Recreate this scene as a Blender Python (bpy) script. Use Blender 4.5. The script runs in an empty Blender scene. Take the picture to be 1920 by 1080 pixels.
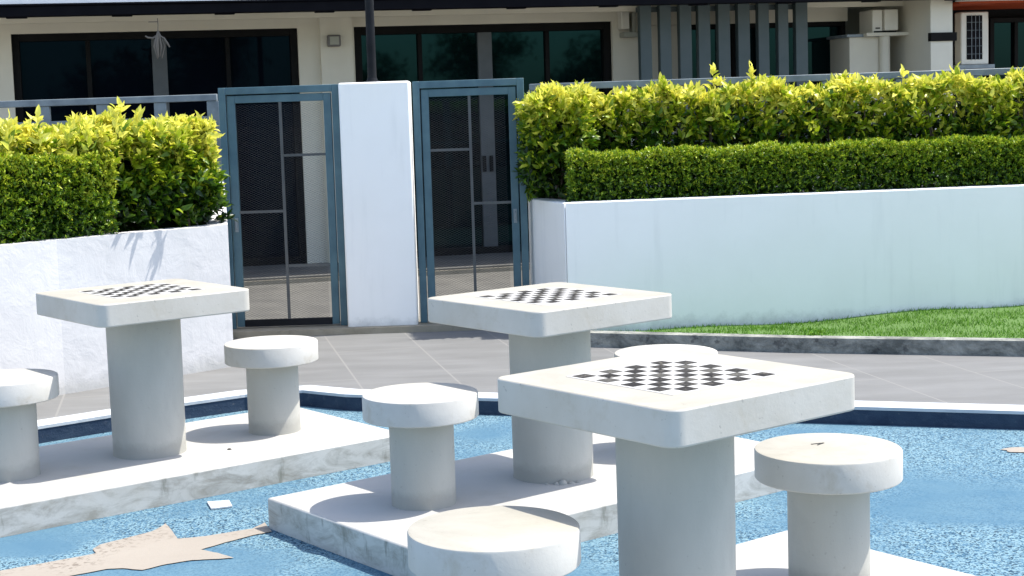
import bpy, math, random
import numpy as np
from mathutils import Vector, Matrix
random.seed(4); RNG = np.random.default_rng(7)
S = bpy.context.scene
R = math.radians
# ---------------------------------------------------------------- camera, sky, sun, exposure
CH, PITCH, ROLL, F, SX, SY = 1.6447, 0.0954, -0.0335, 2932.2, -81.09, -52.12
cam = bpy.data.cameras.new('camera'); camo = bpy.data.objects.new('camera', cam); S.collection.objects.link(camo)
cam.sensor_width = 36; cam.lens = F * 36 / 1920; cam.clip_end = 800; cam.clip_start = .05
cam.shift_x = -SX / 1920; cam.shift_y = SY / 1920
camo.matrix_world = Matrix.Translation((0, 0, CH)) @ Matrix.Rotation(math.pi / 2 - PITCH, 4, 'X') @ Matrix.Rotation(ROLL, 4, 'Z')
S.camera = camo
S.render.resolution_x = 1024; S.render.resolution_y = 576
SUN = Vector((.504, .093, 1)).normalized()
w = bpy.data.worlds.new('World'); S.world = w; w.use_nodes = True
nt = w.node_tree; bg = nt.nodes['Background']; sky = nt.nodes.new('ShaderNodeTexSky'); sky.sky_type = 'NISHITA'
sky.sun_disc = False; sky.sun_elevation = math.asin(SUN.z); sky.sun_rotation = math.atan2(SUN.x, SUN.y)
sky.air_density = 1.0; sky.dust_density = 1.6; sky.ozone_density = 1.0
nt.links.new(sky.outputs[0], bg.inputs[0]); bg.inputs[1].default_value = 0.15
sl = bpy.data.lights.new('sun', 'SUN'); sl.energy = 3.4; sl.angle = R(.5); sl.color = (1, .955, .87)
so = bpy.data.objects.new('sun', sl); S.collection.objects.link(so); so.rotation_euler = SUN.to_track_quat('Z', 'Y').to_euler()
S.view_settings.view_transform = 'Standard'; S.view_settings.look = 'None'; S.view_settings.gamma = 1
S.view_settings.exposure = 1.1

# ---------------------------------------------------------------- pixel -> ray helpers (1920x1080 photo pixels)
def ray(px, py):
    u2 = (px - 960 - SX) / F; v2 = (py - 540 - SY) / F
    cr, sr = math.cos(ROLL), math.sin(ROLL); u = u2 * cr + v2 * sr; v = -u2 * sr + v2 * cr
    cp, sp = math.cos(PITCH), math.sin(PITCH)
    return (u, cp - v * sp, -sp - v * cp)
def g(px, py, z=0.):
    r = ray(px, py); t = (z - CH) / r[2]; return (r[0] * t, r[1] * t)
def atY(px, py, Y):
    r = ray(px, py); t = Y / r[1]; return Vector((r[0] * t, Y, CH + r[2] * t))
FA = R(12.4); F0 = Vector((-1.98, 15.3)); FE = Vector((math.cos(FA), math.sin(FA))); FN = Vector((math.sin(FA), -math.cos(FA)))
def fs(px, py, off=0.):
    """distance along the facade and height of the point seen at a pixel; off = metres in front of the facade"""
    r = ray(px, py); o = F0 + FN * off
    t = (o.dot(FN)) / (r[0] * FN.x + r[1] * FN.y)
    p = Vector((r[0] * t, r[1] * t)); return ((p - F0).dot(FE), CH + r[2] * t)

# ---------------------------------------------------------------- materials
def mat(name, col, rough=.6, spec=.5, metal=0.):
    m = bpy.data.materials.new(name); m.use_nodes = True; b = m.node_tree.nodes['Principled BSDF']
    b.inputs['Base Color'].default_value = (*col, 1); b.inputs['Roughness'].default_value = rough
    b.inputs['Specular IOR Level'].default_value = spec; b.inputs['Metallic'].default_value = metal
    return m
class NT:
    def __init__(s, m): s.t = m.node_tree; s.n = s.t.nodes; s.l = s.t.links; s.b = s.n['Principled BSDF']
    def add(s, ty, **k):
        n = s.n.new(ty)
        for a, v in k.items():
            if a.startswith('_'): setattr(n, a[1:], v)
            else: n.inputs[a.replace('_', ' ')].default_value = v
        return n
    def coord(s, kind='Object', scale=(1, 1, 1), rot=(0, 0, 0), loc=(0, 0, 0)):
        c = s.n.new('ShaderNodeTexCoord'); mp = s.n.new('ShaderNodeMapping')
        s.l.new(c.outputs[kind], mp.inputs[0]); mp.inputs['Scale'].default_value = scale; mp.inputs['Rotation'].default_value = rot; mp.inputs['Location'].default_value = loc
        return mp.outputs[0]
    def noise(s, vec, scale, detail=4, rough=.55, dist=0):
        n = s.add('ShaderNodeTexNoise', Scale=scale, Detail=detail, Roughness=rough, Distortion=dist); s.l.new(vec, n.inputs['Vector']); return n.outputs['Fac']
    def ramp(s, fac, stops):
        r = s.n.new('ShaderNodeValToRGB'); s.l.new(fac, r.inputs[0]); e = r.color_ramp.elements
        while len(e) < len(stops): e.new(.5)
        for k, (p, c) in enumerate(stops):
            e[k].position = p; e[k].color = (*c, 1) if len(c) == 3 else c
        return r.outputs[0]
    def mix(s, fac, a, b, mode='MIX'):
        m = s.n.new('ShaderNodeMix'); m.data_type = 'RGBA'; m.blend_type = mode
        for v, i in ((fac, 0), (a, 6), (b, 7)):
            if hasattr(v, 'node'): s.l.new(v, m.inputs[i])
            else: m.inputs[i].default_value = v if i == 0 else (*v, 1)
        return m.outputs[2]
    def math(s, op, a, b=0.):
        m = s.n.new('ShaderNodeMath'); m.operation = op; m.use_clamp = False
        for v, i in ((a, 0), (b, 1)):
            if hasattr(v, 'node'): s.l.new(v, m.inputs[i])
            else: m.inputs[i].default_value = v
        return m.outputs[0]
    def base(s, c): s.l.new(c, s.b.inputs['Base Color'])
    def bump(s, h, strength=.3, dist=.01):
        b = s.n.new('ShaderNodeBump'); b.inputs['Strength'].default_value = strength; b.inputs['Distance'].default_value = dist
        s.l.new(h, b.inputs['Height']); s.l.new(b.outputs[0], s.b.inputs['Normal'])
W3 = (1., 1., 1.); K3 = (0., 0., 0.)
def painted_concrete(name, a, b, stain=(.45, .42, .36), amount=.35, bump=.25, scale=3., streak=(1, 1, 1), grime=False, topstain_dim=None):
    m = mat(name, a, .65, .35); n = NT(m); v = n.coord(); vs = n.coord(scale=streak)
    c = n.mix(n.ramp(n.noise(vs, scale, 6), [(.35, K3), (.68, W3)]), a, b)
    st = n.ramp(n.noise(vs, scale * 2.3, 8, .65, .4), [(.56, K3), (.74, W3)])
    c = n.mix(n.math('MULTIPLY', st, amount), c, stain)
    sp = n.ramp(n.noise(v, 42, 3, .6), [(.675, K3), (.72, W3)])
    c = n.mix(n.math('MULTIPLY', sp, .9 * amount), c, (.2, .19, .17))
    if topstain_dim:
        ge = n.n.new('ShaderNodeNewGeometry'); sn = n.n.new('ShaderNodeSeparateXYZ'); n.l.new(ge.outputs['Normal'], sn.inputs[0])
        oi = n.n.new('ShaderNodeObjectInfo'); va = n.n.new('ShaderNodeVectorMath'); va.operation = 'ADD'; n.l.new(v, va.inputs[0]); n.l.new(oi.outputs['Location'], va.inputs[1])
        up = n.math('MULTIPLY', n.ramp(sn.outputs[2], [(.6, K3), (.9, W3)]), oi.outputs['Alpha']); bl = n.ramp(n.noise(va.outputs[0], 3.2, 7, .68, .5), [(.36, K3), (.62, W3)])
        c = n.mix(n.math('MULTIPLY', up, .85), c, tuple(k * 1.17 for k in topstain_dim)); c = n.mix(n.math('MULTIPLY', up, n.math('MULTIPLY', bl, .95)), c, topstain_dim)  # all up faces darkened against sunlight clipping; the blotches are real stain
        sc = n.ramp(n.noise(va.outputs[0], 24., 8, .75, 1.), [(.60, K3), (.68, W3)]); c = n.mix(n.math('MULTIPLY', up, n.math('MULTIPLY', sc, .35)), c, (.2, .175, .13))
    if grime:
        sx = n.n.new('ShaderNodeSeparateXYZ'); n.l.new(v, sx.inputs[0])
        gz = n.math('ADD', sx.outputs[2], n.math('MULTIPLY', n.noise(v, 11, 6, .75), -.085))
        c = n.mix(n.math('MULTIPLY', n.ramp(gz, [(0., W3), (.035, K3)]), .32), c, (.17, .165, .145))
    n.base(c)
    h = n.math('ADD', n.math('MULTIPLY', n.noise(v, 14, 5), 1.0), n.math('MULTIPLY', n.noise(v, 120, 3), .35))
    n.bump(h, bump, .012); return m
M = {}
M['top'] = painted_concrete('table_top_paint', (.46, .43, .375), (.54, .515, .47), (.36, .30, .21), .50, .10, 4., topstain_dim=(.325, .303, .250))
M['white'] = painted_concrete('white_concrete_paint', (.375, .37, .335), (.455, .445, .405), (.30, .285, .26), .30, .14, 3., (1, 1, .45), True)
M['seat'] = painted_concrete('seat_paint', (.46, .44, .40), (.54, .52, .485), (.36, .31, .23), .5, .12, 5., topstain_dim=(.33, .308, .255))
def plinth_mat():
    m = mat('plinth_concrete', (.7, .7, .68), .75, .3); n = NT(m); v = n.coord()
    c = n.mix(n.ramp(n.noise(v, 2.5, 6), [(.35, K3), (.65, W3)]), (.48, .465, .43), (.56, .545, .51))
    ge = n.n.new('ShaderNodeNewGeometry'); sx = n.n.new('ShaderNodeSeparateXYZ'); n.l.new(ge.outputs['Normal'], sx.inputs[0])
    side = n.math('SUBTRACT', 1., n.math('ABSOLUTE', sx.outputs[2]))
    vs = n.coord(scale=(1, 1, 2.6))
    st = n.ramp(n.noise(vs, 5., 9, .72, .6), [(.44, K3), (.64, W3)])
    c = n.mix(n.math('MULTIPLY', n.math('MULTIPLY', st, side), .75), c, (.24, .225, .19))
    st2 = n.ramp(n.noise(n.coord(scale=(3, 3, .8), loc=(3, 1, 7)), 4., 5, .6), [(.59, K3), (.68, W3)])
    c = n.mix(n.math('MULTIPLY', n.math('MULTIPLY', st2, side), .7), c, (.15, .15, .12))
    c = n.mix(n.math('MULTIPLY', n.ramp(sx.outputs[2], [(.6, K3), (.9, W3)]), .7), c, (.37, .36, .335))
    st3 = n.ramp(n.noise(n.coord(loc=(5, 2, 1)), 3., 8, .7), [(.54, K3), (.75, W3)])
    c = n.mix(n.math('MULTIPLY', st3, .45), c, (.32, .285, .215)); n.base(c)
    h = n.math('ADD', n.noise(v, 10, 6), n.math('MULTIPLY', n.noise(v, 90, 3), .3)); n.bump(h, .12, .008); return m
M['plinth'] = plinth_mat()
def wall_mat(name, a, b, bump, scale=2.2, amount=.12):
    m = mat(name, a, .8, .25); n = NT(m); v = n.coord()
    c = n.mix(n.ramp(n.noise(v, scale, 7, .6), [(.35, K3), (.7, W3)]), a, b)
    dr = n.ramp(n.noise(n.coord(scale=(4, 4, .35)), 3., 6, .6), [(.55, K3), (.75, W3)])
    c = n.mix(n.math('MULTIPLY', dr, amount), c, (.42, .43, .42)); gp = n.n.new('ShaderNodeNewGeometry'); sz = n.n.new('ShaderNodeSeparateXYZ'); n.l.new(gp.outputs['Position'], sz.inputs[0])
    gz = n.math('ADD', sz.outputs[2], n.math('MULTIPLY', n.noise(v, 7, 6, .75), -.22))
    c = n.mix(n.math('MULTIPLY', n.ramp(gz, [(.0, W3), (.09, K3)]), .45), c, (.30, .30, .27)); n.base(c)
    h = n.math('ADD', n.noise(v, 6, 6, .6, .5), n.math('MULTIPLY', n.noise(v, 60, 4), .10)); n.bump(h, bump, .02); return m
M['wall'] = wall_mat('smooth_white_render', (.88, .87, .835), (.91, .90, .87), .08)
M['rough_wall'] = wall_mat('trowelled_white_render', (.55, .54, .54), (.62, .61, .605), .38, 2.0, .30)
M['cream'] = wall_mat('cream_house_paint', (.58, .54, .44), (.63, .59, .48), .1)
M['greywall'] = wall_mat('grey_house_paint', (.28, .28, .23), (.33, .33, .27), .1)
def metal_paint(name, a, b, rough=.45, sc=6.):
    m = mat(name, a, rough, .5 if a[1] > .06 else .08); n = NT(m); v = n.coord()
    n.base(n.mix(n.ramp(n.noise(v, sc, 5), [(.35, K3), (.7, W3)]), a, b)); n.bump(n.noise(v, 40, 3), .05, .004); return m
M['gate'] = metal_paint('blue_grey_gate_paint', (.040, .098, .130), (.072, .148, .178))
M['gatebar'] = metal_paint('grey_gate_bar_paint', (.055, .062, .065), (.085, .09, .09))
M['mesh'] = metal_paint('grey_expanded_metal', (.028, .029, .029), (.04, .04, .038))
M['rail'] = metal_paint('galvanised_rail', (.15, .18, .20), (.24, .28, .295), .5, 9)
M['black'] = metal_paint('black_gutter_paint', (.002, .002, .004), (.004, .004, .006), .6)
M['pole'] = metal_paint('charcoal_pole_paint', (.010, .011, .013), (.018, .019, .022), .5)
M['frame'] = metal_paint('charcoal_window_frame', (.005, .005, .005), (.009, .0085, .008), .55)
M['stile'] = metal_paint('dark_grey_door_stile', (.055, .062, .064), (.075, .082, .084), .5)
M['slat'] = metal_paint('slate_screen_paint', (.045, .068, .070), (.06, .082, .085), .55)
M['plastic'] = metal_paint('cream_plastic', (.62, .59, .50), (.68, .65, .56), .45)
M['lampbox'] = metal_paint('brown_grey_plastic', (.10, .092, .085), (.13, .12, .11), .5)
M['orange'] = metal_paint('orange_awning', (.25, .04, .012), (.32, .055, .018), .6)
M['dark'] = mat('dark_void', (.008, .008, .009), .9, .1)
M['chip'] = mat('black_chip', (.03, .03, .03), .9)
M['rope'] = mat('dried_rope', (.14, .125, .105), .9)
m = mat('tinted_window_glass', (.0015, .004, .005), .03, .5); M['glass'] = m
n = NT(m); n.b.inputs['Specular Tint'].default_value = (.13, .47, .52, 1); n.b.inputs['IOR'].default_value = 1.45
n.bump(n.noise(n.coord(), 1.3, 2), .04, .02)
m = mat('deep_blue_window_glass', (.002, .003, .006), .03, .4); M['glass2'] = m
n = NT(m); n.b.inputs['Specular Tint'].default_value = (.03, .10, .15, 1); n.bump(n.noise(n.coord(), 1.3, 2), .04, .02)
def pool_mat():
    m = mat('blue_rubber_granules', (.1, .3, .5), .9, .08); n = NT(m); v = n.coord()
    big = n.ramp(n.noise(v, 1.1, 4, .6, .5), [(.40, K3), (.62, W3)])
    c = n.mix(big, (.060, .135, .205), (.085, .165, .225))
    grain = n.noise(v, 70, 2, .7); gr2 = n.noise(n.coord(loc=(4, 4, 4)), 58, 2, .7)
    vo = n.add('ShaderNodeTexVoronoi', Scale=75.); n.l.new(v, vo.inputs['Vector'])
    mask = n.ramp(n.noise(n.coord(loc=(1.7, 3.1, 0)), .9, 3, .5), [(.36, (.12,) * 3), (.50, W3)])
    for (px_, py_, rx) in ((1880, 950, .55), (330, 1060, .45), (60, 1030, .2)):
        gx_, gy_ = g(px_, py_); vm = n.coord(loc=(-gx_ / rx, -gy_ / rx / .6, 0), scale=(1 / rx, 1 / rx / .6, 0)); ln = n.n.new('ShaderNodeVectorMath'); ln.operation = 'LENGTH'; n.l.new(vm, ln.inputs[0])
        dd = n.math('ADD', ln.outputs['Value'], n.math('MULTIPLY', n.noise(v, 5, 3), .5)); mask = n.math('MULTIPLY', mask, n.ramp(n.math('MULTIPLY', dd, .5), [(.5, (.22,) * 3), (.68, W3)]))
    vg = n.add('ShaderNodeTexVoronoi', Scale=150.); vd = n.n.new('ShaderNodeVectorMath'); vd.operation = 'ADD'; n.l.new(v, vd.inputs[0])
    nz = n.add('ShaderNodeTexNoise', Scale=60.); n.l.new(v, nz.inputs['Vector']); vsc = n.n.new('ShaderNodeVectorMath'); vsc.operation = 'SCALE'; vsc.inputs['Scale'].default_value = .012
    n.l.new(nz.outputs['Color'], vsc.inputs[0]); n.l.new(vsc.outputs[0], vd.inputs[1]); n.l.new(vd.outputs[0], vg.inputs['Vector'])
    sc_ = n.n.new('ShaderNodeSeparateColor'); n.l.new(vg.outputs['Color'], sc_.inputs[0])
    light = n.ramp(sc_.outputs[0], [(.36, K3), (.46, W3)]); dark = n.ramp(n.math('ADD', sc_.outputs[1], n.math('MULTIPLY', grain, .25)), [(.32, W3), (.36, K3)])
    c = n.mix(n.math('MULTIPLY', n.math('MULTIPLY', light, mask), .8), c, (.20, .31, .35))
    c = n.mix(n.math('MULTIPLY', n.math('MULTIPLY', dark, mask), .85), c, (.004, .018, .042))
    n.base(c); n.bump(n.math('ADD', grain, vo.outputs['Distance']), .05, .002); return m
M['pool'] = pool_mat()
def beige_mat():
    m = mat('beige_rubber_granules', (.5, .4, .33), .85, .3); n = NT(m); v = n.coord()
    c = n.mix(n.noise(v, 3, 4), (.27, .235, .195), (.33, .295, .25))
    d = n.ramp(n.noise(v, 40, 3, .7), [(.40, W3), (.48, K3)]); mk = n.ramp(n.noise(v, 2.2, 2), [(.42, K3), (.58, W3)])
    c = n.mix(n.math('MULTIPLY', n.math('MULTIPLY', d, mk), .6), c, (.10, .075, .055)); n.base(c); n.bump(n.noise(v, 90, 3), .3, .004); return m
M['beige'] = beige_mat()
def paving_mat():
    m = mat('grey_paving_tiles', (.3, .3, .29), .75, .3); n = NT(m)
    v = n.coord(rot=(0, 0, R(24)), loc=(.18, 0, 0))
    br = n.add('ShaderNodeTexBrick', Scale=1., Mortar_Size=.006, Brick_Width=2.2, Row_Height=.56, Bias=0.); br.offset = .5
    br.inputs['Color1'].default_value = (.152, .152, .149, 1); br.inputs['Color2'].default_value = (.175, .175, .172, 1); br.inputs['Mortar'].default_value = (.26, .255, .245, 1)
    mp = n.coord(rot=(0, 0, R(79.4)), loc=(.3, .12, 0)); n.l.new(mp, br.inputs['Vector'])
    vs = n.coord(scale=(1, 3.5, 1), rot=(0, 0, R(18)))
    c = n.mix(.55, br.outputs[0], n.mix(n.ramp(n.noise(vs, 1.6, 7, .6), [(.35, K3), (.68, W3)]), (.132, .131, .126), (.20, .20, .195)))
    c = n.mix(br.outputs['Fac'], c, (.205, .20, .19))
    sp = n.ramp(n.noise(vs, 9, 5, .7), [(.62, K3), (.72, W3)]); c = n.mix(n.math('MULTIPLY', sp, .2), c, (.085, .08, .075))
    n.base(c); n.bump(n.noise(v, 60, 4), .15, .005); return m
M['paving'] = paving_mat()
M['terrace'] = painted_concrete('terrace_tiles', (.10, .097, .088), (.14, .135, .12), (.05, .045, .04), .5, .2, 3.)
M['steptile'] = painted_concrete('beige_step_tiles', (.24, .215, .16), (.30, .27, .21), (.1, .09, .07), .4, .2, 8.)
M['navy'] = painted_concrete('navy_kerb_paint', (.012, .028, .060), (.028, .050, .085), (.16, .17, .19), .25, .5, 8., (1, 1, 1.5))
M['kerbtop'] = painted_concrete('pale_kerb_top', (.46, .48, .50), (.54, .56, .58), (.3, .3, .3), .3, .3, 6.)
def mottled():
    m = mat('mottled_kerb_stone', (.3, .3, .3), .85, .3); n = NT(m); v = n.coord(scale=(1, 1, 1.4))
    c = n.mix(n.ramp(n.noise(v, 4., 9, .72, .5), [(.40, K3), (.6, W3)]), (.11, .115, .105), (.32, .32, .285))
    p = n.ramp(n.noise(n.coord(loc=(9, 2, 0)), 9., 6, .6), [(.60, K3), (.66, W3)]); c = n.mix(n.math('MULTIPLY', p, .6), c, (.025, .025, .03))
    n.base(c); n.bump(n.noise(v, 30, 6), .6, .02); return m
M['mottled'] = mottled()
M['soil'] = mat('dark_soil', (.03, .022, .015), .95)
M['lawn'] = mat('lawn_ground', (.075, .15, .025), .9)
M['boardwhite'] = painted_concrete('chessboard_inlay', (.42, .41, .385), (.48, .47, .45), (.6, .56, .48), .2, .05, 10.)
m = mat('worn_black_squares', (.03, .03, .03), .8, .12); M['sq'] = m; n = NT(m)
a_ = n.add('ShaderNodeAttribute', _attribute_name='tint')
c = n.mix(a_.outputs['Fac'], (.022, .02, .018), (.13, .125, .11)); c = n.mix(n.math('MULTIPLY', n.ramp(n.noise(n.coord(), 70, 5), [(.54, K3), (.68, W3)]), .3), c, (.34, .31, .25)); n.base(c)
m = mat('light_concrete_ground', (.42, .41, .39), .9); M['ground'] = m; n = NT(m); n.base(n.mix(n.noise(n.coord(), .5, 5), (.36, .35, .33), (.46, .45, .42)))
M['bark'] = mat('grey_brown_bark', (.10, .075, .05), .9)
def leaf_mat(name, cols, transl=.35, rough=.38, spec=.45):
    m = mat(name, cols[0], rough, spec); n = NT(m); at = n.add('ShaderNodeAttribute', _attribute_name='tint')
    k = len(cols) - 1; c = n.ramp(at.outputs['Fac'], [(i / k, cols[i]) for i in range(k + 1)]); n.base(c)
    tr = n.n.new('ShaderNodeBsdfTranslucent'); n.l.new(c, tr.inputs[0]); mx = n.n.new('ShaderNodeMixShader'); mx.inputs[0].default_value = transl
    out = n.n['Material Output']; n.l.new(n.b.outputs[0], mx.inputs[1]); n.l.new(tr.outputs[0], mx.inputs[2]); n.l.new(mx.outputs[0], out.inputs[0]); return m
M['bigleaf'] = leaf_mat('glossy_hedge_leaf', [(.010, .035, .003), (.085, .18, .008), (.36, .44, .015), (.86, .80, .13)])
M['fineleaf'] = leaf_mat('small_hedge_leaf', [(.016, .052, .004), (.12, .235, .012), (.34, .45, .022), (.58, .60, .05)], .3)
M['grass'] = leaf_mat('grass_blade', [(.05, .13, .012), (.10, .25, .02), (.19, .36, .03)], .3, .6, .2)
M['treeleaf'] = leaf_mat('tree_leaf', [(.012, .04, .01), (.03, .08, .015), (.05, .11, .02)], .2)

# ---------------------------------------------------------------- mesh helpers
C = S.collection
class MB:
    def __init__(s): s.v = []; s.f = []
    def box(s, x0, x1, y0, y1, z0, z1):
        b = len(s.v); s.v += [(x, y, z) for z in (z0, z1) for x, y in ((x0, y0), (x1, y0), (x1, y1), (x0, y1))]
        s.f += [tuple(b + i for i in q) for q in ((3, 2, 1, 0), (4, 5, 6, 7), (0, 1, 5, 4), (1, 2, 6, 5), (2, 3, 7, 6), (3, 0, 4, 7))]; return s
    def prism(s, pts, z0, z1):
        b = len(s.v); n = len(pts)
        zt = z1 if hasattr(z1, '__len__') else [z1] * n
        s.v += [(x, y, z0) for x, y in pts] + [(x, y, zt[i]) for i, (x, y) in enumerate(pts)]
        s.f += [tuple(b + i for i in range(n))[::-1], tuple(b + n + i for i in range(n))]
        s.f += [(b + i, b + (i + 1) % n, b + n + (i + 1) % n, b + n + i) for i in range(n)]; return s
    def lathe(s, prof, cx=0, cy=0, seg=64):
        b = len(s.v); k = len(prof)
        for r, z in prof:
            s.v += [(cx + r * math.cos(2 * math.pi * i / seg), cy + r * math.sin(2 * math.pi * i / seg), z) for i in range(seg)]
        for j in range(k - 1):
            for i in range(seg):
                i2 = (i + 1) % seg; s.f.append((b + j * seg + i, b + j * seg + i2, b + (j + 1) * seg + i2, b + (j + 1) * seg + i))
        s.f.append(tuple(b + i for i in range(seg))[::-1]); s.f.append(tuple(b + (k - 1) * seg + i for i in range(seg))); return s
    def tube(s, pts, r, seg=8):
        pts = [Vector(p) for p in pts]; n = len(pts); b = len(s.v); rr = r if hasattr(r, '__len__') else [r] * n
        for i, p in enumerate(pts):
            d = (pts[min(i + 1, n - 1)] - pts[max(i - 1, 0)]).normalized(); a = d.cross(Vector((0, 0, 1)) if abs(d.z) < .9 else Vector((1, 0, 0))).normalized(); c = d.cross(a)
            s.v += [tuple(p + (a * math.cos(2 * math.pi * k / seg) + c * math.sin(2 * math.pi * k / seg)) * rr[i]) for k in range(seg)]
        for i in range(n - 1):
            for k in range(seg):
                k2 = (k + 1) % seg; s.f.append((b + i * seg + k, b + i * seg + k2, b + (i + 1) * seg + k2, b + (i + 1) * seg + k))
        s.f.append(tuple(b + k for k in range(seg))[::-1]); s.f.append(tuple(b + (n - 1) * seg + k for k in range(seg))); return s
    def build(s, name, m, parent=None, bevel=0, smooth=False, seg=2):
        me = bpy.data.meshes.new(name); me.from_pydata(s.v, [], s.f); me.update(); me.materials.append(m)
        o = bpy.data.objects.new(name, me); C.objects.link(o); o.parent = parent
        if bevel:
            b = o.modifiers.new('bevel', 'BEVEL'); b.width = bevel; b.segments = seg; b.limit_method = 'ANGLE'; b.angle_limit = R(35)
        if smooth or bevel:
            for p in me.polygons: p.use_smooth = True
            me.set_sharp_from_angle(angle=R(35))
        return o
def tag(o, label=None, cat=None, group=None, kind=None):
    for k, v in (('label', label), ('category', cat), ('group', group), ('kind', kind)):
        if v: o[k] = v
    return o
def thing(name, label, cat, loc=(0, 0, 0), rz=0, group=None):
    o = bpy.data.objects.new(name, None); C.objects.link(o); o.location = loc; o.rotation_euler = (0, 0, rz); o.empty_display_size = .1
    return tag(o, label, cat, group)
def dup(root, loc, rz, label):
    r = root.copy(); C.objects.link(r); r.location = loc; r.rotation_euler = (0, 0, rz); r['label'] = label
    for ch in list(root.children):
        c = ch.copy(); C.objects.link(c); c.parent = r
        for gch in ch.children:
            d = gch.copy(); C.objects.link(d); d.parent = c
    return r
def raw(name, V, FC, m, parent=None, tint=None, loops_per=None):
    """fast mesh from numpy: V (n,3), FC list of (k,nv) index arrays"""
    me = bpy.data.meshes.new(name); V = np.asarray(V, np.float32)
    me.vertices.add(len(V)); me.vertices.foreach_set('co', V.ravel())
    idx = np.concatenate([f.ravel() for f in FC]).astype(np.int32); cnt = np.concatenate([np.full(len(f), f.shape[1]) for f in FC]); st = np.concatenate([[0], np.cumsum(cnt)[:-1]]).astype(np.int32)
    me.loops.add(len(idx)); me.loops.foreach_set('vertex_index', idx); me.polygons.add(len(cnt)); me.polygons.foreach_set('loop_start', st)
    me.update(calc_edges=True); me.validate()
    if tint is not None:
        a = me.attributes.new('tint', 'FLOAT', 'POINT'); a.data.foreach_set('value', np.asarray(tint, np.float32))
    me.materials.append(m); o = bpy.data.objects.new(name, me); C.objects.link(o); o.parent = parent; return o
def norm(a): return a / (np.linalg.norm(a, axis=-1, keepdims=True) + 1e-9)
def leaves(name, P, D, L, Wd, tint, m, parent=None, bend=.25, fold=.25):
    """P base points, D leaf directions, L lengths, Wd widths"""
    n = len(P); D = norm(D); rnd = RNG.normal(size=(n, 3)); rnd[:, 2] += .9
    N = norm(rnd - (rnd * D).sum(1, keepdims=True) * D); Sd = np.cross(D, N)
    L = L[:, None]; Wd = Wd[:, None]
    up = N * L * bend
    v = [P, P + D * L * .38 + Sd * Wd * .5 + N * Wd * fold, P + D * L * .38 + up * .25, P + D * L * .38 - Sd * Wd * .5 + N * Wd * fold,
         P + D * L * .75 + Sd * Wd * .32 + N * Wd * fold * .6 - up * .15, P + D * L * .75 - Sd * Wd * .32 + N * Wd * fold * .6 - up * .15, P + D * L - up * .5]
    V = np.stack(v, 1).reshape(-1, 3); b = (np.arange(n) * 7)[:, None]
    tri = np.concatenate([b + [0, 2, 1], b + [0, 3, 2], b + [4, 2, 6], b + [2, 5, 6], ]); tri2 = np.concatenate([b + [1, 2, 4], b + [2, 3, 5]])
    return raw(name, V, [tri, tri2], m, parent, np.repeat(tint, 7))

# ================================================================ THE SETTING
# ---- ground and pool floor
MB().box(-60, 60, -60, 60, -.6, -.012).build('ground', M['ground'])
tag(bpy.data.objects['ground'], kind='structure')
A_ = (-3.6, 6.85); B_ = (-1.02, 8.93); C_ = (4.5, 6.95)     # foot line of the kerb: left run, corner, right run
def foot(t): return t
kerb_line = [(-4.6, 5.6), (-3.3, 7.02), (-2.232, 8.011), (-1.59, 8.52), (-1.29, 8.72), (-.97, 8.80), (-.71, 8.62), (.091, 8.354), (1.795, 7.83), (2.689, 7.53), (6., 6.35)]
pool = [(-4.6, -3), (6, -3)] + kerb_line[::-1]
me = MB(); me.v = [(x, y, 0) for x, y in pool]; me.f = [tuple(range(len(pool)))]
tag(me.build('pool_floor', M['pool']), kind='structure')
def offset_line(pts, d):
    out = []
    for i, p in enumerate(pts):
        a = Vector(pts[max(i - 1, 0)]); b = Vector(pts[min(i + 1, len(pts) - 1)]); t = (b - a).normalized(); out.append((p[0] - t.y * d, p[1] + t.x * d))
    return out
HK = .088
k0 = kerb_line; k1 = offset_line(kerb_line, .10); k2 = offset_line(kerb_line, .008)
mb = MB()
for i in range(len(k0) - 1): mb.prism([k0[i], k0[i + 1], k1[i + 1], k1[i]], -.01, HK - .0125)
kb = mb.build('kerb', M['navy']); tag(kb, kind='structure')
km = offset_line(kerb_line, -.003); k3 = offset_line(kerb_line, .16)
mb = MB()
for i in range(len(k0) - 1): mb.prism([km[i], km[i + 1], k3[i + 1], k3[i]], HK - .012, HK + .004)
tag(mb.build('kerb_cap', M['kerbtop'], kb), label='pale painted kerb top')
# beige band painted on the floor
pz = [(-30, 1060), (0, 1050), (250, 1005), (540, 952), (520, 928), (560, 903), (680, 873), (850, 830), (905, 803), (932, 783), (960, 815), (1000, 870), (1150, 856), (1300, 832), (1420, 812), (1490, 778), (1530, 830), (1420, 850), (1270, 890),
      (1130, 930), (1225, 950), (1315, 977), (1200, 985), (1080, 990), (940, 1012), (800, 1046), (690, 1036), (600, 1040), (380, 1082), (150, 1125), (-30, 1180)]
pts = []
for i, (a, b) in enumerate(pz):
    a2, b2 = pz[(i + 1) % len(pz)]
    for k in range(4):
        t = k / 4; x = a + (a2 - a) * t; y = b + (b2 - b) * t
        j = .5; gx, gy = g(x / 3 + random.uniform(-j, j), 720 + y / 3 + random.uniform(-j, j) * .5, .004); pts.append((gx, gy, .004))
me = MB(); me.v = pts; me.f = [tuple(range(len(pts)))]
tag(me.build('beige_band', M['beige']), kind='structure')
me = MB(); cx, cy = g(1912, 843, .004); me.v = [(cx + .075 * math.cos(t * .4) * (1 + .25 * math.sin(t * 2.1)), cy + .055 * math.sin(t * .4), .004) for t in range(16)]; me.f = [tuple(range(16))]
tag(me.build('beige_patch', M['beige']), kind='structure')
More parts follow.
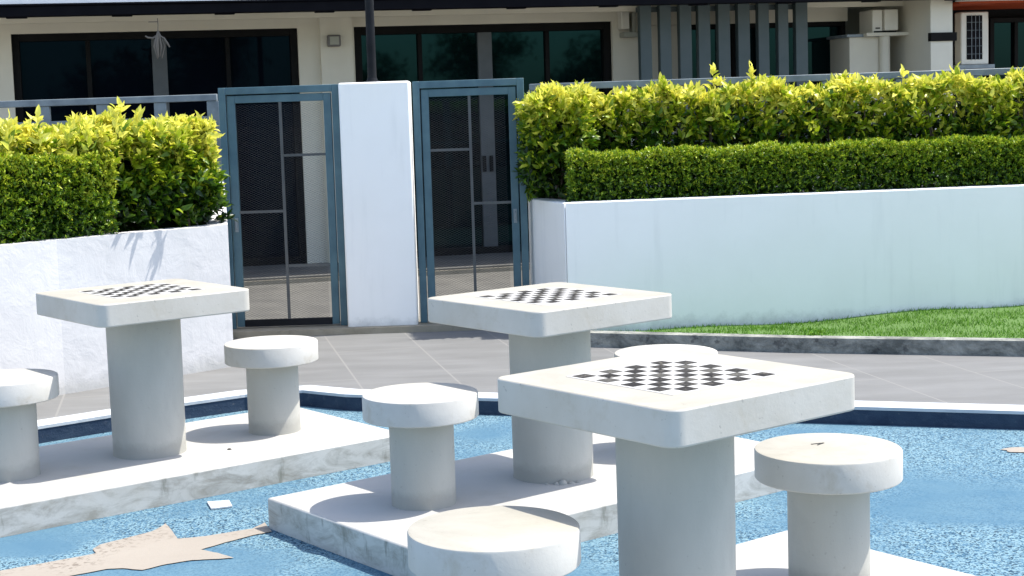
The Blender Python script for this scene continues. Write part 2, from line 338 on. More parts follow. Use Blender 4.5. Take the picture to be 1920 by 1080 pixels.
# pavement between the pool and the houses
pv = k3 + [(6., 12.6), (-6, 12.6)]
me = MB(); me.v = [(x, y, HK) for x, y in pv]; me.f = [tuple(range(len(pv)))]
tag(me.build('pavement', M['paving']), kind='structure')
# step under the gates and terrace behind them
GY = 11.22
st = MB().box(-1.86, .50, 11.02, 11.34, .06, .132).build('step', M['steptile']); tag(st, kind='structure')
tag(MB().box(-6, 9, 11.34, 20, .02, .130).build('terrace', M['terrace']), kind='structure')
# raised terrace strip along the facade
fr = thing('terrace_step', None, None, (F0.x, F0.y, 0), FA); fr['kind'] = 'structure'
MB().box(-3.5, 9, -1.15, .6, .1, .192).build('tread', M['terrace'], fr, bevel=.006)
MB().box(-3.5, 9, -1.18, -1.152, .1, .17).build('riser', M['steptile'], fr)

# ---- planters
def planter_left():
    t = thing('planter', 'rough white trowelled planter wall behind the left chess table', 'planter', (0, 0, 0), 0, 'white garden planters')
    front = [(-1.50, 9.76), (-1.72, 9.55), (-2.0, 9.30), (-2.36, 8.95), (-2.62, 8.62), (-2.95, 8.15), (-3.5, 7.35)]
    back = offset_line(front, -.14)
    mb = MB(); mb.prism(front[::-1] + back, .05, .985)
    # merge into continuous wall: shared faces are inside
    mb.build('front_wall', M['rough_wall'], t)
    mb = MB(); mb.prism([(-1.50, 9.765), (-1.73, 11.20), (-1.87, 11.20), (-1.64, 9.865)], .05, [.985, 1.21, 1.21, .985]); mb.build('side_wall', M['rough_wall'], t, bevel=.012)
    me = MB(); pp = back[::-1] + [(-1.64, 9.87), (-1.87, 11.2), (-5, 11.2), (-5, 7.2)]
    me.v = [(x, y, .93) for x, y in pp]; me.f = [tuple(range(len(pp)))]; me.build('soil', M['soil'], t)
    return t
planter_left()
t = thing('planter', 'smooth white planter wall under the long hedge beside the grass strip', 'planter', (0, 0, 0), 0, 'white garden planters')
MB().prism([(.665, 10.60), (4.6, 10.95), (4.6, 11.08), (.80, 10.74)], .05, 1.0).build('front_wall', M['wall'], t, bevel=.008)
MB().prism([(.44, 11.3), (.66, 10.606), (.795, 10.746), (.57, 11.3)], .05, .998).build('side_wall', M['wall'], t, bevel=.008)
me = MB(); pp = [(.57, 11.3), (.80, 10.745), (4.6, 11.085), (4.6, 11.9), (.57, 11.9)]; me.v = [(x, y, .95) for x, y in pp]; me.f = [tuple(range(len(pp)))]; me.build('soil', M['soil'], t)
# ---- white gate pillar
pil = MB().box(-.880, -.378, 11.10, 11.45, .05, 1.868).build('gate_pillar', M['wall'], None, bevel=.012)
tag(pil, 'white square pillar standing between the two mesh gates', 'pillar')
# ---- garden kerb + lawn
ek = [(.45, 10.22), (.76, 10.075), (2.01, 9.56), (3.27, 9.14), (5.5, 8.35)]
e2 = offset_line(ek, .11); mb = MB()
for i in range(len(ek) - 1): mb.prism([ek[i], ek[i + 1], e2[i + 1], e2[i]], .05, .180)
tag(mb.build('garden_kerb', M['mottled']), 'mottled grey stone kerb edging the grass strip', 'kerb')
def lawn_z(x, y):
    f = max(0, min(1, (x - 1.0) / 3.0)); s = max(0, min(1, (y - (10.45 - .37 * x)) / .9))
    return .150 - .075 * s * (1 - f) + .012 * math.sin(x * 4.3 + 1) * s + .02 * f * s
nx, ny = 40, 14; V = []
for j in range(ny + 1):
    for i in range(nx + 1):
        x = .5 + i / nx * 5; y0 = 10.33 - .352 * (x - .5); y1 = 10.70 + .089 * (x - .665); y = y0 + (y1 - y0) * j / ny; V.append((x, y, lawn_z(x, y)))
me = MB(); me.v = V; me.f = [(j * (nx + 1) + i, j * (nx + 1) + i + 1, (j + 1) * (nx + 1) + i + 1, (j + 1) * (nx + 1) + i) for j in range(ny) for i in range(nx)]
tag(me.build('lawn', M['lawn'], smooth=True), kind='structure')
nb = 34000; gx = RNG.uniform(.55, 4.6, nb); y0 = 10.31 - .352 * (gx - .5); y1 = 10.60 + .089 * (gx - .665); gy = y0 + (y1 - y0) * RNG.uniform(0, 1, nb) ** .9
keep = RNG.uniform(size=nb) < np.clip((gx - .6) / 2.4, .12, 1) * np.clip(.7 + .6 * np.sin(gx * 7.3) * np.sin(gy * 11), .2, 1); gx, gy = gx[keep], gy[keep]; nb = len(gx)
gz = np.array([lawn_z(a, b) for a, b in zip(gx, gy)]) - .005
D = np.stack([RNG.normal(0, .45, nb), RNG.normal(0, .45, nb), np.ones(nb)], 1); L = RNG.uniform(.012, .038, nb)
base = np.stack([gx, gy, gz], 1); D = norm(D); sd = norm(np.cross(D, RNG.normal(size=(nb, 3)))) * .003
V = np.stack([base - sd, base + sd, base + D * L[:, None]], 1).reshape(-1, 3)
o = raw('grass', V, [np.arange(nb * 3).reshape(-1, 3)], M['grass'], None, np.repeat(RNG.uniform(0, 1, nb), 3))
tag(o, 'short green grass growing between the kerb and the planter wall', 'grass', kind='stuff')

# ================================================================ CHESS SETS
YAW = .648; HP = .1245; TH = .75; TT = .1003; LT = .741; DS = .6635; RS = .2259; TS = .0946; HS = .4368
sets = [(-1.5009, 7.1116), (.3227, 6.3974), (.5703, 4.396)]
def rot(i, u, v):
    x, y = sets[i]; return (x + u * math.cos(YAW) - v * math.sin(YAW), y + u * math.sin(YAW) + v * math.cos(YAW))
PLG = 'concrete plinths on the blue floor'; TG = 'concrete chess tables'; SG = 'round concrete stools at the chess tables'
def plinth(i, label):
    x, y = sets[i]; mb = MB(); lp, wp = 2.142 / 2, 1.03 / 2
    # slightly uneven slab: subdivided outline
    o = MB().box(-lp, lp, -wp, wp, -.008, HP).build('plinth', M['plinth'], None, bevel=.009, seg=2)
    o.location = (x, y, 0); o.rotation_euler = (0, 0, YAW); tag(o, label, 'plinth', PLG); return o
plinth(0, 'long pale concrete plinth under the left chess table, nearest the rough wall')
plinth(1, 'stained concrete plinth under the middle chess table')
plinth(2, 'cream stained concrete plinth under the front chess table, cut by the bottom edge')
def rounded(h, r, k=7):
    pts = []
    for cx, cy, a0 in ((h - r, -h + r, -90), (h - r, h - r, 0), (-h + r, h - r, 90), (-h + r, -h + r, 180)):
        pts += [(cx + r * math.cos(R(a0 + 90 * j / k)), cy + r * math.sin(R(a0 + 90 * j / k))) for j in range(k + 1)]
    return pts
TABLE_LABELS = ['concrete chess table with square top in front of the rough left wall', 'concrete chess table in the middle, below the right gate', 'large nearest concrete chess table with a worn black and white board']
def table():
    t = thing('chess_table', TABLE_LABELS[0], 'chess table', (*sets[0], HP), YAW, TG)
    MB().prism(rounded(LT / 2, .05), TH - TT, TH).build('tabletop', M['top'], t, bevel=.006, seg=3)
    MB().lathe([(.168, -.004), (.166, .01), (.1675, .3), (.169, TH - TT + .002)], seg=96).build('pedestal', M['white'], t, smooth=True)
    b = .409 / 2; bd = MB().box(-b - .012, b + .012, -b - .012, b + .012, TH - .003, TH + .0012).build('chessboard', M['boardwhite'], t)
    V = []; Fc = []; T = []; s = .409 / 8
    for i in range(8):
        for j in range(8):
            if (i + j) % 2 == 0:
                x = (j - 3.5) * s; y = -(i - 3.5) * s; h = s * .492; k = len(V); e = [random.uniform(-.0012, .0012) for _ in range(8)]
                V += [(x - h + e[0], y - h + e[1], TH + .0022), (x + h + e[2], y - h + e[3], TH + .0022), (x + h + e[4], y + h + e[5], TH + .0022), (x - h + e[6], y + h + e[7], TH + .0022)]
                Fc.append((k, k + 1, k + 2, k + 3)); T += [random.choice([0, .05, .1, .15, .5, .05])] * 4
    raw('black_squares', np.array(V), [np.array(Fc)], M['sq'], bd, T)
    return t
t0 = table()
tabs = [dup(t0, (*sets[i], HP), YAW, TABLE_LABELS[i]) for i in (1, 2)]
mb = MB()
for q_, (a_, r1, h1) in enumerate(((-2.06, .020, .018), (-2.2, .013, .010), (-1.85, .016, .008), (-1.66, .011, .006), (-2.42, .010, .006))):
    mb.lathe([(r1, 0), (r1 * .9, h1 * .5), (r1 * .45, h1)], .176 * math.cos(a_), .176 * math.sin(a_), 9)
mb.build('mortar_crumbs', M['white'], tabs[0], smooth=True)
SL = [(0, -1, 'round concrete stool cut off by the left edge of the picture'), (0, 1, 'round concrete stool right of the left chess table, before the left gate'),
      (1, -1, 'round concrete stool at the left end of the middle plinth'), (1, 1, 'round concrete stool mostly hidden behind the front chess table'),
      (2, -1, 'round concrete stool cut off by the bottom edge, half shaded by the front table'), (2, 1, 'round concrete stool right of the front chess table, small black mark on its seat')]
st0 = None
for i, sgn, lab in SL:
    x, y = rot(i, sgn * DS, 0)
    if st0 is None:
        st0 = thing('stool', lab, 'stool', (x, y, HP), YAW, SG)
        MB().lathe([(RS - .004, HS - TS), (RS, HS - TS + .004), (RS, HS - .006), (RS - .002, HS - .002), (RS - .006, HS)], seg=96).build('seat', M['seat'], st0, smooth=True)
        MB().lathe([(.127, -.004), (.1255, .01), (.1262, HS - TS + .002)], seg=72).build('pedestal', M['white'], st0, smooth=True)
        last = st0
    else: last = dup(st0, (x, y, HP), YAW + random.uniform(-2, 2), lab)
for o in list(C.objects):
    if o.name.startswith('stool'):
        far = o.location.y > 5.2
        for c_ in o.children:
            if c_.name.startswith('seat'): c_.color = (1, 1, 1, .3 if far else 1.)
# the small v-shaped black mark on the last stool's seat
p = g(1532, 832, HP + HS); m_ = MB()
for a, b in (((-.02, -.008), (.022, .006)), ((.022, .006), (-.004, -.022))):
    a = Vector(a); b = Vector(b); d = (b - a).normalized() * .003; nrm = Vector((-d.y, d.x))
    m_.prism([tuple(a - nrm), tuple(b - nrm * .6), tuple(b + nrm * .6), tuple(a + nrm)], 0, .0015)
o = m_.build('mark', M['chip'], last); o.matrix_world = Matrix.Identity(4)
inv = Matrix.Translation(last.location) @ Matrix.Rotation(last.rotation_euler.z, 4, 'Z')
o.matrix_parent_inverse = Matrix.Identity(4); o.matrix_basis = inv.inverted() @ Matrix.Translation((p[0], p[1], HP + HS + .0002))
# little chip of rubber on the left plinth, white tile on the floor
p = g(430, 843, HP); o = MB().lathe([(.011, 0), (.009, .004), (.004, .006)], seg=9).build('pebble', M['chip']); o.location = (*p, HP); tag(o, 'tiny black pebble lying on the left plinth', 'pebble')
c = [g(a, b, 0) for a, b in ((388, 944), (430, 941), (436, 952), (396, 957))]
tag(MB().prism([c[3], c[2], c[1], c[0]], .001, .009).build('floor_tile', M['kerbtop'], bevel=.0015), 'small white tile lying on the blue floor beside the left plinth', 'tile')

# ================================================================ GATES
def gate(x0, x1, vx, left_bars, right_bars, label, full=()):
    t = thing('gate', label, 'gate', ((x0 + x1) / 2, GY, .132), 0, 'blue grey mesh gates'); h = (x1 - x0) / 2; H = 1.73; xm = (x0 + x1) / 2
    f = MB(); fw = .050
    f.box(-h, -h + fw, -.035, .035, 0, H).box(h - fw, h, -.035, .035, 0, H).box(-h + fw, h - fw, -.035, .035, H - fw, H); f.build('outer_frame', M['gate'], t, bevel=.003)
    g2 = MB(); a = fw + .008; w_ = .054
    g2.box(-h + a, -h + a + w_, -.02, .022, .012, H - a).box(h - a - w_, h - a, -.02, .022, .012, H - a).box(-h + a + w_, h - a - w_, -.02, .022, H - a - w_, H - a).build('leaf_frame', M['gate'], t, bevel=.003)
    MB().box(-h + a + w_, h - a - w_, -.021, .023, .010, .058).build('bottom_rail', M['pole'], t, bevel=.003)
    xi0, xi1, z0, z1 = -h + a + w_, h - a - w_, .055, H - a - w_
    vb = vx - xm; bm = MB().box(vb - .010, vb + .010, -.016, .004, z0, z1)
    for z in left_bars: bm.box(xi0, vb - .0105, -.015, .003, z - .009, z + .009)
    for z in right_bars: bm.box(vb + .0105, xi1, -.015, .003, z - .009, z + .009)
    bm.build('crossbars', M['gatebar'], t)
    # expanded metal: diamond strands as flat tilted strips
    pw, ph, th = .034, .0165, .0011; V = []; Fc = []
    nxx = int((xi1 - xi0) / (pw / 2)); nzz = int((z1 - z0) / (ph / 2))
    X = xi0 + np.arange(nxx) * pw / 2; Z = z0 + np.arange(nzz) * ph / 2
    I, J = np.meshgrid(np.arange(nxx - 1), np.arange(nzz - 1), indexing='ij'); I = I.ravel(); J = J.ravel(); par = (I + J) % 2
    xa = X[I]; xb = X[I + 1]; za = np.where(par == 0, Z[J], Z[J + 1]); zb = np.where(par == 0, Z[J + 1], Z[J])
    V = np.stack([np.stack([xa, 0 * xa + .010, za - th / 2], 1), np.stack([xb, 0 * xa + .010, zb - th / 2], 1), np.stack([xb, 0 * xa + .013, zb + th / 2], 1), np.stack([xa, 0 * xa + .013, za + th / 2], 1)], 1).reshape(-1, 3)
    raw('mesh_panel', V, [np.arange(len(V)).reshape(-1, 4)], M['mesh'], t)
    hd = MB()
    hx = (-h + a + w_ * .55) if 'left' in label else (h - a - w_ * .55)
    hd.box(hx - .012, hx + .012, -.032, -.0205, .70, .80); hd.tube([(hx, -.034, .78), (hx, -.055, .775), (hx, -.055, .73), (hx, -.034, .725)], .005)
    hd.build('handle', M['rail'], t, bevel=.002); return t
def zz(py, Y, px): return atY(px, py, Y).z - .132
gate(-1.742, -.886, atY(532, 350, GY).x, [zz(397, GY, 490)], [zz(290, GY, 575), zz(497, GY, 580)], 'left blue grey metal gate with mesh infill, left of the white pillar')
gate(-.360, .432, atY(885, 350, GY).x, [zz(281, GY, 840)], [zz(380, GY, 925)], 'right blue grey metal gate with mesh infill, between the white pillar and long hedge')
# white door stop tiles
for px, py in ((460, 622), ):
    pass

# ---- pole on the pillar
pp = atY(698, 152, 11.2)
t = thing('pole', 'thin black metal pole standing on top of the white pillar', 'pole', (pp.x, 11.2, 1.868))
MB().lathe([(.032, 0), (.030, 1.0), (.026, 2.2)], seg=20).build('shaft', M['pole'], t, smooth=True)
MB().lathe([(.060, 0), (.058, .006), (.040, .010), (.034, .03)], seg=24).build('base_flange', M['pole'], t, smooth=True)
MB().lathe([(.04, 2.2), (.10, 2.23), (.11, 2.28), (.06, 2.34), (.01, 2.36)], seg=24).build('cap', M['pole'], t, smooth=True)
# ---- railings
def railing(x0, y0, x1, y1, z, posts, label, zb, low):
    L_ = math.hypot(x1 - x0, y1 - y0); t = thing('railing', label, 'railing', (x0, y0, .13), math.atan2(y1 - y0, x1 - x0), 'grey metal railings')
    MB().box(0, L_, -.03, .03, z - .13 - .05, z - .13).build('top_rail', M['rail'], t, bevel=.004)
    MB().box(0, L_, -.02, .02, low - .13 - .03, low - .13).build('bottom_rail', M['rail'], t, bevel=.003)
    for x in posts: MB().box(x - .045, x + .045, -.022, .022, 0, z - .1805).build('post', M['rail'], t, bevel=.003)
ya = 11.7
xs = lambda px, Y=ya: atY(px, 200, Y).x
railing(xs(-120), ya, xs(408), ya, atY(200, 183, ya).z, [xs(p_) - xs(-120) for p_ in (-30, 82, 193, 301, 400)], 'grey metal railing behind the left hedge', 0, atY(200, 224, ya).z)
ya = 11.75
def xr(px): return atY(px, 150, ya).x
railing(xr(992), ya, xr(2050), ya, atY(1400, 144, ya).z, [xr(p_) - xr(992) for p_ in (1000, 1089, 1282, 1418, 1552, 1690, 1829, 1905, 2000)], 'long grey metal railing behind the right hedge', 0, 1.25)

# ================================================================ HEDGES
def hedge_leaves(boxes, dens, lsize, zlo, ztop, m, parent, shoots=(), whorl=7, bright=1.0, transform=None, volume=.35, hexp=1.5, inner=2600):
    """boxes: (x0,x1,y0,y1,z0,z1,weight) ; sprigs on the front (-y), top, ends plus inner leaves"""
    P = []; A = []; K = []
    for (x0, x1, y0, y1, z0, z1) in boxes:
        def samp(n, fx, fy, fz, ax, sp):
            P.append(np.stack([fx(n), fy(n), fz(n)], 1)); a = np.tile(ax, (n, 1)) + RNG.normal(0, sp, (n, 3)); A.append(a)
        ux = lambda n: RNG.uniform(x0, x1, n); uy = lambda n: RNG.uniform(y0, y1, n); uz = lambda n: z0 + (z1 - z0) * RNG.uniform(0, 1, n) ** .75
        samp(int((x1 - x0) * (z1 - z0) * dens), ux, lambda n: y0 + np.abs(RNG.normal(0, .04, n)), uz, (0, -.75, .6), .45)
        samp(int((x1 - x0) * (y1 - y0) * dens * 1.4), ux, uy, lambda n: z1 - np.abs(RNG.normal(0, .035, n)), (0, -.1, 1.), .35)
        for xe, sg in ((x0, -1), (x1, 1)):
            samp(int((y1 - y0) * (z1 - z0) * dens), lambda n: xe - sg * np.abs(RNG.normal(0, .03, n)), uy, uz, (sg * .8, -.1, .5), .4)
        samp(int((x1 - x0) * (y1 - y0) * (z1 - z0) * dens * volume * 10), ux, uy, uz, (0, -.2, .6), .8)
    for (sx, sy_, sz) in shoots:
        n = 3; P.append(np.array([[sx, sy_, sz - k * lsize * .7] for k in range(n)])); A.append(np.tile((.05, -.1, 1.), (n, 1)) + RNG.normal(0, .08, (n, 3)))
    P = np.concatenate(P); A = norm(np.concatenate(A))
    # uneven outline
    wob = lsize * 1.2 * (np.sin(P[:, 0] * 9.1 + 1.3) + np.sin(P[:, 0] * 23.7 + P[:, 2] * 11) * .7) * .5
    P[:, 2] += np.where(P[:, 2] > zlo + .6 * (ztop - zlo), wob, 0) * .7; P[:, 1] += wob * .6
    n = len(P); sun_end = (P[:, 0] > max(b[1] for b in boxes) - .08) * 1.; rnd = RNG.normal(size=(n, 3)); U = norm(np.cross(A, rnd)); Vv = np.cross(A, U)
    LP = []; LD = []; LL = []; LT_ = []
    hue = RNG.uniform(0, 1, n)
    for k in range(whorl):
        ang = 2 * math.pi * k / whorl * 1.0 + RNG.normal(0, .25, n); tilt = RNG.uniform(.35, 1.25, n) if k < whorl - 2 else RNG.uniform(.05, .4, n)
        d = A * np.cos(tilt)[:, None] + (U * np.cos(ang)[:, None] + Vv * np.sin(ang)[:, None]) * np.sin(tilt)[:, None]
        LP.append(P + A * (RNG.uniform(-.5, .35, n) * lsize)[:, None]); LD.append(d); LL.append(lsize * RNG.uniform(.6, 1.15, n))
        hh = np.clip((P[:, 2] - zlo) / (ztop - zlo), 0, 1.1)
        LT_.append(np.clip(bright * (hh ** hexp) * .95 + .35 * sun_end * hh + (hue - .5) * .45 + RNG.normal(0, .20, n), 0, 1))  # young growth yellows the top; sunlit end and shaded base painted in too
    LP = np.concatenate(LP); LD = np.concatenate(LD); LL = np.concatenate(LL); LT_ = np.concatenate(LT_)
    if transform is not None: LP, LD = transform(LP, LD)
    for bx in boxes:
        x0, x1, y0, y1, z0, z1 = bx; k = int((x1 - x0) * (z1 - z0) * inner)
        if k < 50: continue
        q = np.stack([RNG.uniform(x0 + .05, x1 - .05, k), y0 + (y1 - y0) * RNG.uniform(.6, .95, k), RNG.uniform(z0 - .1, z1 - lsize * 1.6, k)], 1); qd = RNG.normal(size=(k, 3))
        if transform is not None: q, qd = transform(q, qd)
        leaves('inner_foliage', q, qd, RNG.uniform(.05, .085, k), RNG.uniform(.03, .045, k), RNG.uniform(0, .12, k), m, parent)  # inner leaves coloured near black, painting the shade in the hedge's gaps
    return leaves('foliage', LP, LD, LL, LL * .42, LT_, m, parent)
def stems(parent, pts, z0, z1, spread=.12, transform=None):
    mb = MB()
    for x, y in pts:
        for k in range(3):
            a = random.uniform(0, 6.28); r = random.uniform(.3, 1) * spread; q = [(x, y, z0), (x + r * .4 * math.cos(a), y + r * .3 * math.sin(a), z0 + (z1 - z0) * .4), (x + r * math.cos(a), y + r * .5 * math.sin(a), z1)]
            if transform: q = [transform(*p) for p in q]
            mb.tube(q, [.010, .007, .003], 6)
    return mb.build('branches', M['bark'], parent, smooth=True)
# right long hedge
HT = 1.80
t = thing('hedge', 'tall yellow green hedge with large glossy leaves in the right planter', 'hedge', (2.4, 11.3, .95)); off = Vector((2.4, 11.3, .95))
def sub(LP, LD): return LP - np.array(off), LD
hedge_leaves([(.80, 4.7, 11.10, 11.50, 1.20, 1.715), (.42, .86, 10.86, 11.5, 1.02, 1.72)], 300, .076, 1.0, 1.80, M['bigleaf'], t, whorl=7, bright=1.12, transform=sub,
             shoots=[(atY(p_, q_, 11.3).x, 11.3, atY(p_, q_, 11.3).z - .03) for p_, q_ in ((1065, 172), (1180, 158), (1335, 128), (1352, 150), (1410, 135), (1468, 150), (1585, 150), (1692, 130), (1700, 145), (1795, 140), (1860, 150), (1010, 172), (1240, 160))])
stems(t, [(.62 + .28 * k + random.uniform(-.05, .05), 11.25 + random.uniform(-.08, .08)) for k in range(15)], .95, 1.62, .16, lambda x, y, z: (x - off.x, y - off.y, z - off.z))
# right low clipped hedge
t = thing('hedge', 'low clipped hedge of tiny dark leaves along the top of the right planter wall', 'hedge', (2.6, 10.9, .95)); off2 = np.array((2.6, 10.9, .95))
def sl_(LP, LD):
    LP = LP.copy(); LP[:, 1] += .089 * (LP[:, 0] - .7); return LP - off2, LD
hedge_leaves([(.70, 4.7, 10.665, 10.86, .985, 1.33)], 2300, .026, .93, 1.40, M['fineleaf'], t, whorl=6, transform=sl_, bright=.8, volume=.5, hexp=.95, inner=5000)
# left hedge: local frame along the planter wall (u from the gate end to the left, front = -v)
e_ = Vector((-1.50, 9.76)); d_ = (Vector((-2.62, 8.62)) - e_).normalized()      # runs left/forward
def lt(P, D):
    # local x: along towards right end (x=0 at the end), local y: depth behind the wall
    ax = -d_; ay = Vector((-ax.y, ax.x))
    T = np.array([[ax.x, ay.x, 0], [ax.y, ay.y, 0], [0, 0, 1]]); return P @ T.T + np.array((e_.x, e_.y, 0)), D @ T.T
def ltp(x, y, z):
    q = lt(np.array([[x, y, z]]), np.array([[0., 0, 1]]))[0][0]; return tuple(q)
t = thing('hedge', 'yellow topped hedge with large leaves in the left planter', 'hedge')
shp = []
for p_, q_ in ((75, 222), (155, 215), (215, 198), (228, 205), (330, 222), (265, 218), (20, 235), (300, 225), (385, 222)):
    b = atY(p_, q_, 9.6 - (430 - p_) * .0022); r_ = Vector((b.x, b.y)) - e_; ax = -d_; ay = Vector((-ax.y, ax.x)); shp.append((r_.dot(ax), r_.dot(ay), b.z - .03))
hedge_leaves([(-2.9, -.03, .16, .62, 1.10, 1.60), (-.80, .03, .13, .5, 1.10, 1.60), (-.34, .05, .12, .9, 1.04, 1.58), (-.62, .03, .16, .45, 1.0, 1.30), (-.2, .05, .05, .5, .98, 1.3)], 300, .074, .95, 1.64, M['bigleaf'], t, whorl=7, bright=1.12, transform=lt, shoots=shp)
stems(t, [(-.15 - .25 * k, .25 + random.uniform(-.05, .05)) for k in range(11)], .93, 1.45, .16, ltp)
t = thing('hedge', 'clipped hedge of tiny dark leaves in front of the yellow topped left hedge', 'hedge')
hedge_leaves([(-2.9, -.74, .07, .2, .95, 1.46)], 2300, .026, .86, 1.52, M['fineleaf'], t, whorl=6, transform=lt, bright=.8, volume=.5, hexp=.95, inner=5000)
# small weed on the kerb
wp = atY(1525, 628, 9.75); n_ = 90
t = thing('weed', 'small pale weed growing over the garden kerb', 'weed', (wp.x, 9.68, .15)); Pw = np.stack([RNG.normal(0, .035, n_), RNG.normal(0, .03, n_), RNG.uniform(.0, .05, n_)], 1)
leaves('foliage', Pw, RNG.normal(0, .6, (n_, 3)) + np.array((0, -.2, .8)), RNG.uniform(.02, .04, n_), RNG.uniform(.01, .018, n_), RNG.uniform(.3, .9, n_), M['grass'], t)

# ================================================================ HOUSE
house = thing('terrace_house', 'long cream terrace house under a black gutter, behind the gates and hedges', 'house', (F0.x, F0.y, 0), FA)
def hb(name, m, parts, parent=house, bevel=.0):
    mb = MB()
    for b in parts: mb.box(*b)
    return mb.build(name, m, parent, bevel=bevel)
WT = 2.50; ZB = .192
X = lambda px, py=100, off=0.: fs(px, py, off)[0]
ZF = lambda px, py, off=0.: fs(px, py, off)[1]
sL = X(-160); sW1a = X(22); sW1b = X(562, 150); sC0 = X(600); sC1 = X(660); sW2a = X(665); sW2b = X(1149); sF0 = X(1196); sF1 = X(1514); sD1 = X(1590); sP0 = X(1745, 60, .9); sP1 = X(1786, 60, .9); sR = X(2100)
hb('wall', M['cream'], [(sL, sW1a, 0, .25, ZB, 2.9), (sW1a, sW1b, 0, .25, WT, 2.9), (sW1b, sC0, 0, .25, ZB, 2.9), (sC0, sC1, -.07, .25, ZB, 2.9), (sC1, sW2a, 0, .25, ZB, 2.9), (sW2a, sW2b, 0, .25, WT, 2.9),
                        (sW2b, sF0, 0, .25, ZB, 2.9), (sF0, sD1, 0, .25, 2.45, 2.9)])
hb('beam', M['cream'], [(sL, X(1780, 20, .3), -.34, -.29, 2.575, 2.64)])
# upper wall over the roof edge and soffit
hb('upper_wall', M['wall'], [(sL, sR, -.2, .2, 2.95, 4.6)])
hb('soffit', M['cream'], [(sL, sP1, -.999, -.0, 2.655, 2.68)])
hb('gutter', M['black'], [(sL, sR, -1.12, -1.0, 2.585, 2.675), (sL, sR, -1.14, -1.0, 2.6755, 2.695)] + [(sL + k * .9, sL + k * .9 + .18, -1.10, -1.02, 2.574, 2.586) for k in range(14)], bevel=.006)
hb('roof', M['wall'], [(sL, sR, -1.0, .3, 2.70, 2.90)])
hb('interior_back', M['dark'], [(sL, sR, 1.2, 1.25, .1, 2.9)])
def window(x0, x1, z0, z1, muls, parent=house, gm='glass', wide=(), fw=.05, y=.10):
    f = MB().box(x0, x0 + fw, y - .05, y + .05, z0, z1).box(x1 - fw, x1, y - .05, y + .05, z0, z1).box(x0 + fw, x1 - fw, y - .05, y + .05, z1 - fw, z1).box(x0 + fw, x1 - fw, y - .05, y + .05, z0, z0 + .07)
    for m_ in muls: f.box(m_ - .022, m_ + .022, y - .035, y + .03, z0 + .07, z1 - fw)
    fo = f.build('window', M['frame'], parent, bevel=.003)
    if wide:
        s_ = MB()
        for m_, ww in wide: s_.box(m_ - ww, m_ + ww, y - .042, y + .03, z0 + .07, z1 - fw)
        s_.build('stile', M['stile'], fo)
    MB().box(x0 + fw, x1 - fw, y + .005, y + .012, z0 + .07, z1 - fw).build('pane', M[gm], fo)
    return fo
w1 = window(sW1a, sW1b, ZB, WT, [X(165), X(428)], gm='glass2', wide=[(X(300, 120), .07)], fw=.07)
w2 = window(sW2a, sW2b, ZB, WT, [X(790), X(1030)], gm='glass', wide=[(X(912, 100), .072)], fw=.08)
hm = MB(); hx = X(917, 305)
for dx in (-.036, .036): hm.box(hx + dx - .018, hx + dx + .018, .035, .057, ZF(915, 322), ZF(915, 292))
hm.build('handle', M['frame'], w2, bevel=.004)
window(X(1277), sD1, 1.0, 2.45, [ X(1380), X(1470), X(1514)], gm='glass')
hb('sill_wall', M['cream'], [(sF0, sD1, 0.003, .25, ZB, 1.0), (sF0, X(1277) - .002, .003, .25, 1.0, 2.445)])
# recess with service wall on the right
hb('wall', M['greywall'], [(sD1, sP0, .35, .5, ZB, 2.9), (sD1 + .02, X(1712, 60), .05, .349, 2.60, 2.9)])
hb('pilaster', M['cream'], [(sP0, sP1, -.9, .5, ZB, 2.655)])
hb('band', M['frame'], [(sP0 - .002, sP1 + .04, -.915, -.85, ZF(1765, 77, .9), ZF(1765, 61, .9))])
# ---- slatted screen
t = thing('slatted_screen', 'row of nine upright slate grey slats fixed before a window', 'screen', (F0.x, F0.y, 0), FA)
zt = ZF(1360, 25, .45)
for a, b in ((1199, 1220), (1236, 1257), (1273, 1295), (1308, 1330), (1345, 1367), (1382, 1404), (1420, 1440), (1457, 1476), (1490, 1512)):
    MB().box(X(a, 100, .45), X(b, 100, .45), -.49, -.41, ZB, 2.62).build('slat', M['slat'], t, bevel=.003)
MB().box(X(1199, 100, .45), X(1512, 100, .45), -.405, -.36, .9, .95).build('crossbar', M['slat'], t)
MB().box(X(1199, 100, .45), X(1512, 100, .45), -.405, -.36, 2.56, 2.61).build('crossbar', M['slat'], t)
# ---- storage cupboard + pipe + air conditioners
def on_facade(name, label, cat, px, py, off, group=None):
    s_, z_ = fs(px, py, off); p_ = F0 + FE * s_ + FN * off; return thing(name, label, cat, (p_.x, p_.y, z_), FA, group), s_, z_
t, s_, z_ = on_facade('cupboard', 'white outdoor cupboard with grey top under the recessed air conditioner', 'cupboard', 1590, 140, .35)
t.location.z = .192; hh = ZF(1600, 70, .35) - .192; wv = X(1652, 100, .35) - X(1592, 100, .35)
MB().box(.02, wv, 0, .6, 0, hh).build('body', M['cream'], t, bevel=.004); MB().box(-.02, wv + .02, -.03, .6, hh + .001, hh + .03).build('top', M['rail'], t, bevel=.003)
t, s_, z_ = on_facade('drain_pipe', 'thick cream drain pipe beside the outdoor cupboard', 'pipe', 1659, 140, .38)
t.location.z = .192; MB().lathe([(.055, 0), (.055, ZF(1659, 68, .38) - .192)], seg=24).build('pipe', M['cream'], t, smooth=True)
t, s_, z_ = on_facade('shelf', 'cream wall shelf carrying the air conditioner in the recess', 'shelf', 1625, 68, .45)
MB().box(0, X(1712, 60, .45) - s_, 0, .75, 0, .035).build('board', M['cream'], t, bevel=.003)
shz = z_ + .035
t, s_, z_ = on_facade('air_conditioner', 'cream air conditioner unit on the shelf in the wall recess', 'air conditioner', 1636, 55, .40, 'air conditioners on the house')
